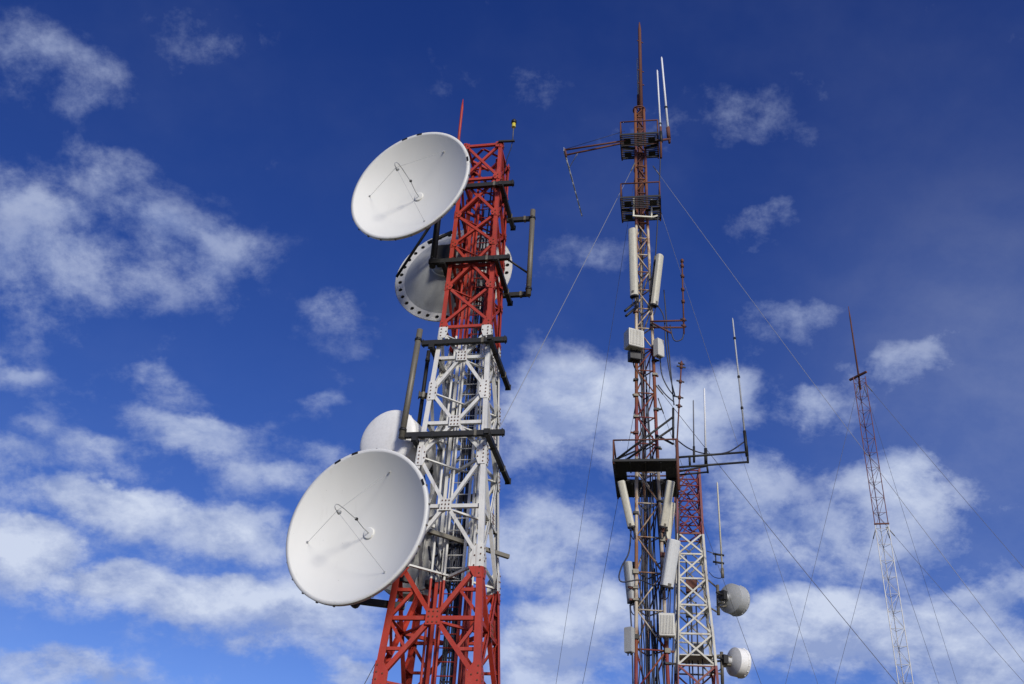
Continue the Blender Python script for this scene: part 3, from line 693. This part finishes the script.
for i, (x, y, tz) in enumerate([(.46, -.2, 13.2), (.42, .0, 12.2), (.52, -.05, 11.4), (-.02, -.16, 13.0), (.1, -.14, 17.5), (-.2, -.1, 16.0), (.24, .02, 15.0), (-.34, -.22, 11.0)]):
    pts = [(x + .05 * math.sin(z * (1.3 + .13 * i) + i * 2), y + .04 * math.cos(z * 1.1 + 2 * i), z) for z in [.05 + (tz - .05) * k / 60 for k in range(61)]]
    MB().tube(pts, .016, 6).build('cable', 'cable', mast)
def pxs(L_): return [L(at(x, y, Y)) for x, y, Y in L_]
for pts in ([(660, 148, 26), (660, 170, 26.1), (656, 250, 26.1), (652, 300, 26.05), (650, 330, 26)], [(658, 306, 26), (664, 318, 26), (666, 345, 26), (670, 375, 26), (675, 396, 26)],
            [(664, 290, 26.1), (668, 340, 26.1), (672, 385, 26.1), (674, 405, 26.1)], [(660, 358, 26), (662, 375, 26), (668, 388, 26), (675, 397, 26)],
            [(632, 350, 25.9), (634, 366, 25.8), (640, 376, 25.8), (644, 395, 25.9)], [(658, 385, 26), (666, 395, 26), (674, 402, 26)],
            [(631, 530, 25.8), (629, 552, 25.7), (622, 566, 25.7), (619, 577, 25.7), (623, 582, 25.7), (640, 580, 25.7), (652, 585, 25.9), (662, 584, 25.9)],
            [(630, 605, 25.9), (631, 620, 25.8), (632, 640, 25.8), (633, 684, 25.8)], [(664, 530, 26), (668, 545, 26.1), (663, 560, 26), (656, 565, 26)],
            [(677, 440, 25.2), (690, 449, 25.4), (708, 454, 25.6), (728, 452, 25.8), (744, 442, 26)], [(676, 497, 25.9), (675.5, 560, 26), (674, 620, 26), (672, 684, 26)],
            [(680, 500, 26.2), (678, 560, 26.2), (677, 684, 26.2)], [(670, 325, 25.9), (674, 340, 25.9), (682, 339, 25.9), (684, 330, 25.9)]):
    MB().tube(smooth_path(pxs(pts)), .02, 6).build('cable', 'cable', mast)
def arm(name, segs, r_=.03, m_='dark'):
    first = None
    for a, b_ in segs:
        o = MB().tube([L(a), L(b_)], r_, 8).build(name if not first else 'arm_tube', m_, first or mast); first = first or o
    return first
# boom to the left of the top platform
arm('antenna_boom', [(at(626, 140.5, 25.6), at(565, 150, 26)), (at(626, 142.5, 25.9), at(566, 155, 26)), (at(565, 149, 26), at(566.5, 157, 26))], .032, 'rust')
MB().tube([L(at(625, 131, 25.5)), L(at(566, 149, 26))], .009, 6).build('boom_wire', 'cable', mast)
arm('antenna_arm', [(at(650, 321.5, 25.9), at(684.5, 320.5, 25.9)), (at(650, 327.5, 25.9), at(684.5, 327.5, 25.9)), (at(652, 323, 25.9), at(671, 333, 25.4))], .03, 'rust')
arm('antenna_arm', [(at(638, 300, 26), at(625, 311, 25.5)), (at(638, 306, 26), at(626, 316, 25.5))], .04, 'dark')
arm('antenna_arm', [(at(617, 459, 25.2), at(673, 417, 24.9)), (at(626, 460, 25.4), at(674, 427, 25.0)), (at(673.2, 408, 24.95), at(673.2, 440, 24.95)), (at(656, 435, 26), at(673, 444, 25))], .034, 'dark')
arm('antenna_arm', [(at(676, 457.5, 24.9), at(747.3, 452, 25.4)), (at(676, 467.5, 24.9), at(748, 462, 25.4)), (at(746.8, 446, 25.4), at(748, 463, 25.4)), (at(689.5, 456, 25), at(690, 466, 25))], .033, 'dark')
arm('antenna_arm', [(at(677, 472, 25.2), at(707, 466, 25.4)), (at(678, 475, 25.4), at(708, 472, 25.4)), (at(706, 458, 25.4), at(708, 473, 25.4))], .028, 'dark')

# ------------------------------------------------------------------ antennas on the mast
def make_panel(label, Ln, w, d, m_, group='sector panel antennas on the middle mast'):
    """base of the panel at local origin, front towards local -y"""
    root = empty('panel_antenna', label, 'antenna', group=group)
    n = 7; prof = [(-w / 2, d / 2)]
    for k in range(n + 1): a = math.pi + math.pi * k / n; prof.append((w / 2 * math.cos(a), -d / 2 + d * .45 * math.sin(a) + d * .3))
    prof.append((w / 2, d / 2)); k = len(prof)
    vs = [(x, y, .04) for x, y in prof] + [(x, y, Ln - .02) for x, y in prof] + [(x * .86, y * .86, Ln) for x, y in prof]
    fs = [(i, (i + 1) % k, k + (i + 1) % k, k + i) for i in range(k)] + [(k + i, k + (i + 1) % k, 2 * k + (i + 1) % k, 2 * k + i) for i in range(k)]
    fs += [tuple(range(2 * k, 3 * k)), tuple(range(k - 1, -1, -1))]
    MB().add(vs, fs).build('radome', m_, root)
    cp = MB().plate([(x * 1.02, y * 1.02, 0) for x, y in prof], (0, 0, 1), .05).build('bottom_cap', 'black', root)
    for s_ in (-.25, 0, .25): MB().tube([(s_ * w, d * .1, .01), (s_ * w, d * .1, -.07)], .02, 6).build('connector', 'black', cp)
    for s_ in (-.25, .25): MB().tube(smooth_path([Vector((s_ * w, d * .1, -.06)), Vector((s_ * w, d * .1, -.2)), Vector((s_ * w * .5, d * .6, -.3)), Vector((s_ * w * .4, d / 2 + .18, -.12)), Vector((s_ * w * .4, d / 2 + .2, .15))], 4), .013, 6).build('jumper_cable', 'cable', root)
    MB().box((0, -d * .665, Ln * .06), w * .3, .006, .09).build('type_plate', 'galv', root)
    MB().tube([(0, d / 2 + .16, -.05), (0, d / 2 + .16, Ln + .02)], .035, 8).build('mount_pipe', 'galv', root)
    for z in (Ln * .14, Ln * .86): MB().box((0, d / 2 + .08, z), .09, .16, .09).build('bracket', 'dark', root)
    return root
def stand(o, base, top, az_deg, label):
    """stand o on base leaning toward top, local -y turned to azimuth az (0 = towards the camera, + = right)"""
    zv = (Vector(top) - Vector(base)).normalized(); f_ = Vector((math.sin(R(az_deg)), -math.cos(R(az_deg)), 0))
    y = -(f_ - zv * f_.dot(zv)).normalized(); x = y.cross(zv)
    place(o, base, Matrix((x, y, zv)).transposed(), label)
PANELS = [((634, 297, 25.6), (632, 229, 25.6), -35, .25, 'panel', 'tall cream panel antenna on the left of the mast under the second platform'),
          ((654.5, 306, 25.9), (660.5, 255, 25.6), 42, .24, 'panel', 'cream panel antenna tilted outward on the right of the mast, just above the red band'),
          ((631.5, 528, 25.4), (621, 481, 25.2), -25, .20, 'panel', 'slim leaning panel antenna hanging under the left end of the big platform'),
          ((663.5, 528, 25.6), (671, 481, 25.2), 15, .22, 'panel', 'slim leaning panel antenna hanging under the right end of the big platform'),
          ((667, 545, 26.2), (673, 503, 26.1), 30, .17, 'panel', 'thin cream panel antenna behind the one under the right end of the platform'),
          ((667, 588, 25.6), (674.5, 540, 25.3), 22, .34, 'panelw', 'widest white panel antenna between the mast and the slim lattice tower'),
          ((631.5, 603, 26.1), (627, 562, 26.0), -60, .26, 'grey', 'short grey panel antenna low on the left side of the mast')]
for b_, t_, a_, w_, m_, lb in PANELS:
    pb, pt = at(*b_), at(*t_)
    stand(make_panel(lb, (pt - pb).length, w_, w_ * .5, m_), pb, pt, a_, lb)

def make_cabinet(label, w, d, h_, m_='box', fins=True, cat='equipment box'):
    root = empty('equipment_box', label, cat, group='equipment boxes bolted to the middle mast')
    c = .02; vs = []
    for z, s_ in ((0, c), (c, 0), (h_ - c, 0), (h_, c)):
        vs += [(sx * (w / 2 - s_), sy * (d / 2 - s_), z) for sx, sy in ((-1, -1), (1, -1), (1, 1), (-1, 1))]
    fs = [(3, 2, 1, 0), (12, 13, 14, 15)] + [(i * 4 + k, i * 4 + (k + 1) % 4, i * 4 + 4 + (k + 1) % 4, i * 4 + 4 + k) for i in range(3) for k in range(4)]
    MB().add(vs, fs).build('housing', m_, root)
    if fins:
        for k in range(9): MB().box((-w * .38 + w * .095 * k, -d / 2 - .012, h_ * .5), w * .035, .022, h_ * .8).build('cooling_fin', m_, root)
    MB().box((0, d / 2 + .05, h_ * .5), w * .4, .1, h_ * .5).build('bracket', 'dark', root)
    for s_ in (-.2, .2): MB().tube([(s_ * w, 0, 0), (s_ * w, 0, -.06)], .02, 6).build('connector', 'black', root)
    return root
for b_, az_, (w_, d_, h_), m_, fi, lb in [((634, 349, 25.4), 18, (.50, .36, .62), 'box', True, 'square white finned equipment box on the left of the mast below the upper panels'),
                              ((634.5, 361, 25.6), 10, (.34, .28, .38), 'black', False, 'black box hanging just under the square white equipment box'),
                              ((659, 357, 25.8), 35, (.26, .2, .62), 'box', False, 'narrow white equipment box on the right of the mast below the upper panels'),
                              ((667, 637, 25.6), -5, (.40, .22, .60), 'box', True, 'pale louvred cabinet on the right mast leg below the widest white panel'),
                              ((629.5, 653, 25.8), -40, (.22, .16, .66), 'grey', False, 'grey narrow box low on the left mast leg')]:
    o = make_cabinet(lb, w_, d_, h_, m_, fi); place(o, at(*b_), rotz(R(az_)), lb)

def whip(label, base, top, r_, m_, base_m='rust', joints=(), group='whip antennas', base_len=.5, name='whip_antenna'):
    base, top = Vector(base), Vector(top); o = empty(name, label, 'antenna', base, group=group); d = top - base
    MB().tube([Vector((0, 0, 0)), d * .98, d], [r_, r_ * .85, r_ * .4], 8).build('radiator', m_, o)
    u_ = d.normalized()
    MB().tube([u_ * -base_len * .4, u_ * base_len * .6], r_ * 1.7, 8).build('base_mount', base_m, o)
    for t in joints: MB().tube([d * (t - .008), d * (t + .008)], r_ * 1.5, 8).build('joint', 'dark', o)
    return o
whip('thick white whip antenna at the right of the top platform, tallest of its pair', at(668.5, 134, 25.9), at(661.5, 57, 25.9), .042, 'whip', 'rust', (.33,))
whip('shorter white whip antenna of the pair beside the top platform', at(661, 138, 25.6), at(657.2, 70, 25.6), .034, 'whip', 'dark', (.2,))
arm('whip_bracket', [(at(655, 141, 25.6), at(670, 139, 25.9)), (at(668.5, 127, 25.9), at(669.5, 143, 25.9)), (at(660.6, 127, 25.6), at(661, 158, 25.6))], .045, 'rust')
whip('pale whip antenna standing close behind the rusty top pole of the tallest mast', at(638.3, 101, 26.4), at(637.2, 58, 26.4), .03, 'whipg', 'rust')
whip('long grey whip antenna with dark joints at the far end of the right arm', at(746, 446, 25.4), at(732.5, 318, 25.4), .028, 'whipg', 'dark', (.28, .52, .83), base_len=.8)
whip('thin dark whip antenna just left of the white one above the right arm', at(694, 456, 25.3), at(693.3, 400, 25.3), .02, 'wired', 'dark')
whip('thin white whip antenna standing in the middle of the right arm', at(705.8, 458, 25.4), at(704.3, 388, 25.4), .028, 'whip', 'dark')
w3 = whip('thin cream whip antenna on a double bracket beside the slim lattice tower', at(722.5, 574, 29.6), at(717.2, 482, 29.6), .03, 'panel', 'galv', (), base_len=.3)
for y in (554.5, 562.5):
    MB().tube([at(713, y - .8, 29.6) - Vector(at(722.5, 574, 29.6)), at(724, y + 1, 29.6) - Vector(at(722.5, 574, 29.6))], .035, 8).build('bracket', 'dark', w3)
MB().tube([at(715.5, 553, 29.6) - at(722.5, 574, 29.6), at(716, 565, 29.6) - at(722.5, 574, 29.6)], .02, 8).build('bracket', 'dark', w3)
MB().tube([at(707, 551, 29.7) - at(722.5, 574, 29.6), at(715, 554, 29.6) - at(722.5, 574, 29.6)], .014, 6).build('bracket', 'galv', w3)
MB().tube([v - at(722.5, 574, 29.6) for v in smooth_path([at(722.5, 573, 29.6), at(721, 578, 29.6), at(714, 577, 29.7), at(709, 572, 29.8)])], .012, 6).build('cable', 'cable', w3)

def dipole_array(label, base, top, clamps, r_):
    base, top = Vector(base), Vector(top); d = top - base
    o = empty('dipole_antenna', label, 'antenna', base, group='dipole array antennas beside the middle mast')
    MB().tube([Vector((0, 0, 0)), d], r_, 8).build('pole', 'rust', o)
    for t, ln in clamps:
        p = d * t; c = MB().tube([p - d.normalized() * .05, p + d.normalized() * .05], r_ * 2.1, 8).build('clamp', 'rust', o)
        MB().bar(p + Vector((-ln, -.05, 0)), p + Vector((ln, .05, .02)), .03, .04).build('dipole_element', 'dark', c)
    return o
dipole_array('rusty vertical dipole antenna on two arms to the right of the mast', at(684, 334, 25.9), at(682, 259, 25.9), [(.1, .09), (.18, .1), (.42, .06), (.58, .06), (.76, .07), (.9, .06), (.97, .05)], .026)
dipole_array('thin rusty dipole antenna with clamps rising above the big platform rail', at(675.5, 470, 25.6), at(681.5, 361, 25.6), [(.57, .1), (.65, .12), (.8, .12), (.94, .14), (.97, .1)], .022)
# log-periodic antenna pointing away from the end of the boom
y0 = at(564, 150, 26); y1 = atz(582, 216, y0.z - .1)
yo = empty('yagi_antenna', 'slender pale yagi antenna at the end of the boom left of the top platform', 'antenna', y0)
d = y1 - y0; MB().tube([Vector((0, 0, 0)), d], .026, 8).build('boom', 'whipg', yo)
for k, t in enumerate((.03, .14, .30, .46, .6, .72, .84, .96)):
    ln = .42 - .04 * k; MB().tube([d * t + Vector((-.15 * ln, 0, ln)) * .5, d * t - Vector((-.15 * ln, 0, ln)) * .5], .014, 6).build('element', 'whipg', yo)
p = d * .26
for s_ in (-1, 1): MB().tube([p, p + Vector((s_ * .24, -.75, .03))], .014, 6).build('stay', 'whipg', yo)

# ================================================================== slim tower right behind the mast
SX, SY = 6.12, 30.4
slim = empty('lattice_tower', 'slim red and white lattice tower with two drum dishes, right of the tallest mast', 'tower', (SX, SY, 0), rotz(R(-6)))
wks = [(0, 1.75), (9.16, 1.14), (10.4, 1.04), (11.73, .88), (13.56, .79), (15.85, .76)]
zs1 = [.02, 2, 4, 6, 7.4, 8.4, 9.4, 10.35, 11.25, 12.1, 12.9, 13.6]
zs2 = [13.6, 14.15, 14.7, 15.25, 15.8]
lattice(slim, 4, wks, zs1, 15.85, .035, .022, 'slim', None, 'X', True)
lattice_extra = [(0, 1.0)]
def slim_top():
    W_ = lambda z: interp(wks, z); D = []; H_ = []
    def corner(i, z): w = W_(z) - .05; return Vector([(-w / 2, -w / 2, z), (w / 2, -w / 2, z), (w / 2, w / 2, z), (-w / 2, w / 2, z)][i % 4])
    for f in range(4):
        for z0, z1 in zip(zs2, zs2[1:]):
            a0, b0, a1, b1 = corner(f, z0), corner(f + 1, z0), corner(f, z1), corner(f + 1, z1)
            am, bm, m0, m1 = (a0 + a1) / 2, (b0 + b1) / 2, (a0 + b0) / 2, (a1 + b1) / 2
            for p_, q_ in ((a0, m1), (b0, m1), (am, m0), (bm, m0), (am, (am * .5 + bm * .5) + (m1 - m0) * .25)): MB().tube([p_, q_], .022, 6).build('diamond_brace', 'slim', slim)
            MB().tube([a1, b1], .026, 6).build('top_rail', 'slim', slim)
slim_top()
for i, (x, y, tz) in enumerate([(-.15, .1, 13), (-.05, .12, 12), (.1, .1, 11.5), (.2, -.1, 10.2)]):
    MB().tube([(x + .02 * math.sin(z * 1.1 + i), y, z) for z in [.05 + (tz - .05) * k / 30 for k in range(31)]], .022, 6).build('cable', 'cable', slim)
for (x, y, z, w, h_) in ((.0, .1, 12.0, .34, .38), (.12, .0, 9.95, .3, .4), (-.1, .15, 11.2, .2, .3)):
    MB().box((x, y, z), w, .22, h_).build('junction_box', 'rust' if z > 11.9 else 'dark', slim)
lo_ = MB().box((0, 0, 9.72), .98, .98, .03).build('rest_platform', 'slim', slim)
dA = make_drum('drum_antenna', 'grey shrouded drum dish on the right side of the slim lattice tower, the upper one', .46, .36, 'grey', 'grey', 'grey', .06, 'drum dishes on the slim tower')
place(dA, at(737.5, 601, 30.3), facing((.78, .60, .0)), dA['label'])
dB = make_drum('drum_antenna', 'small white drum dish near the foot of the slim lattice tower, the lower one', .42, .30, 'drum', 'drum', 'shell', .06, 'drum dishes on the slim tower')
place(dB, at(742, 663.5, 30.2), facing((.88, .35, -.03)), dB['label'])
sl_m = rotz(R(6))
def SL(p): return sl_m @ (Vector(p) - Vector((SX, SY, 0)))
o = MB().tube([SL(at(717.5, 585, 30.1)), SL(at(718.5, 615, 30.1))], .05, 8).build('dish_mount', 'galv', slim)
for a, c in (((708, 580), (717.5, 588)), ((709, 607), (718.5, 613)), ((717.5, 591), (727, 594)), ((718, 607), (727, 606))): MB().tube([SL(at(*a, 30.1)), SL(at(*c, 30.1))], .028, 8).build('mount_tube', 'galv', o)
o = MB().tube([SL(at(721.5, 652, 30)), SL(at(722.5, 684, 30))], .05, 8).build('dish_mount', 'galv', slim)
for a, c in (((707, 657), (722, 655)), ((709, 672), (722, 674)), ((722, 658), (732, 657)), ((722, 664), (731, 665)), ((708, 662), (732, 660))): MB().tube([SL(at(*a, 30)), SL(at(*c, 30))], .032, 8).build('mount_tube', 'galv', o)

# ================================================================== distant guyed mast
FX, FY = 16.44, 40.0
far = empty('lattice_mast', 'thin distant guyed mast, red above and white below, alone on the right', 'mast', (FX, FY + .17, 0), rotz(R(-14)))
zf_ = [.02, 3, 6]; 
while zf_[-1] < 25.6: zf_.append(min(25.8, zf_[-1] + (.72 if zf_[-1] > 8 else 1.0)))
lattice(far, 3, [(0, .56), (25.9, .54)], zf_, 25.9, .019, .009, 'far')
fo = Vector((FX, FY + .17, 0))
tpf = MB().tube([(0, 0, 25.3), (.02, 0, 29.3), (.02, 0, 30.0)], [.045, .035, .012], 8).build('top_pole', 'rust', far)
MB().bar((-.38, .3, 26.0), (.32, -.4, 26.0), .1, .08).build('cross_bar', 'rust', far)
MB().bar((-.31, -.18, 18.55), (.31, -.18, 18.55), .05, .06).build('guy_collar', 'rust', far)

# ================================================================== guy wires
def guy(label, a, Ya, b2, Yg, m_='wired', r_=.008, sag=.25, group='guy wires'):
    """from pixel a at depth Ya to the ground at depth Yg, in the plane through pixel b2"""
    A = at(*a, Ya); N_ = ray(*a).cross(ray(*b2))
    x = -(N_.y * Yg + N_.z * (0 - EYE.z)) / N_.x
    B = Vector((x, Yg, 0)); o = empty('guy_wire', label, 'guy wire', B, group=group)
    pts = [(A - B) * (1 - t) + Vector((0, 0, -sag * 4 * t * (1 - t))) for t in [k / 24 for k in range(25)]]
    r_ *= .8; MB().tube(pts, r_, 6).build('strand', m_, o)
    MB().tube([pts[0], pts[0] + (pts[1] - pts[0]).normalized() * .5], r_ * 2.6, 6).build('turnbuckle', 'galv', o)
guy('bright guy wire from the top of the tallest mast down left toward the dish tower', (635, 163), 26.0, (505, 410), 21, 'wireg', .011)
guy('long guy wire from the top of the tallest mast down right past the distant mast', (653, 166), 26.0, (947, 554), 24, 'wireg', .009)
guy('dull guy wire falling steeply left from the top of the tallest mast', (636, 170), 26.1, (579, 532), 42)
guy('dull guy wire falling steeply right from under the second platform of the tallest mast', (657, 200), 26.1, (789, 593), 42, 'wireg', .007)
guy('thin guy wire falling left from beside the big platform', (637, 398), 26.1, (604, 567), 38)
guy('guy wire from above the big platform slanting right toward the foot of the distant mast', (654, 383), 26.0, (809, 569), 22, 'wired', .010)
guy('short guy wire falling between the slim tower and its grey drum dish', (658, 398), 26.1, (740, 620), 38)
guy('dull guy wire from the top of the distant mast to the right edge', (866, 384), 40.1, (980, 514), 34, 'wired', .011)
guy('dull guy wire from the middle collar of the distant mast to the right', (887, 527), 40.1, (956, 603), 35, 'wired', .010)
guy('faint steep guy wire from the top of the distant mast falling right', (864, 386), 40.3, (923, 573), 54, 'wired', .009)
guy('faint steep guy wire from the middle collar of the distant mast falling right', (886, 527), 40.3, (923, 635), 52, 'wired', .009)
guy('faint guy wire from the top of the distant mast falling left', (858, 386), 40.2, (816, 554), 46, 'wired', .010)
guy('faint guy wire from the middle collar of the distant mast falling left', (876, 528), 40.2, (849, 626), 45, 'wired', .010)
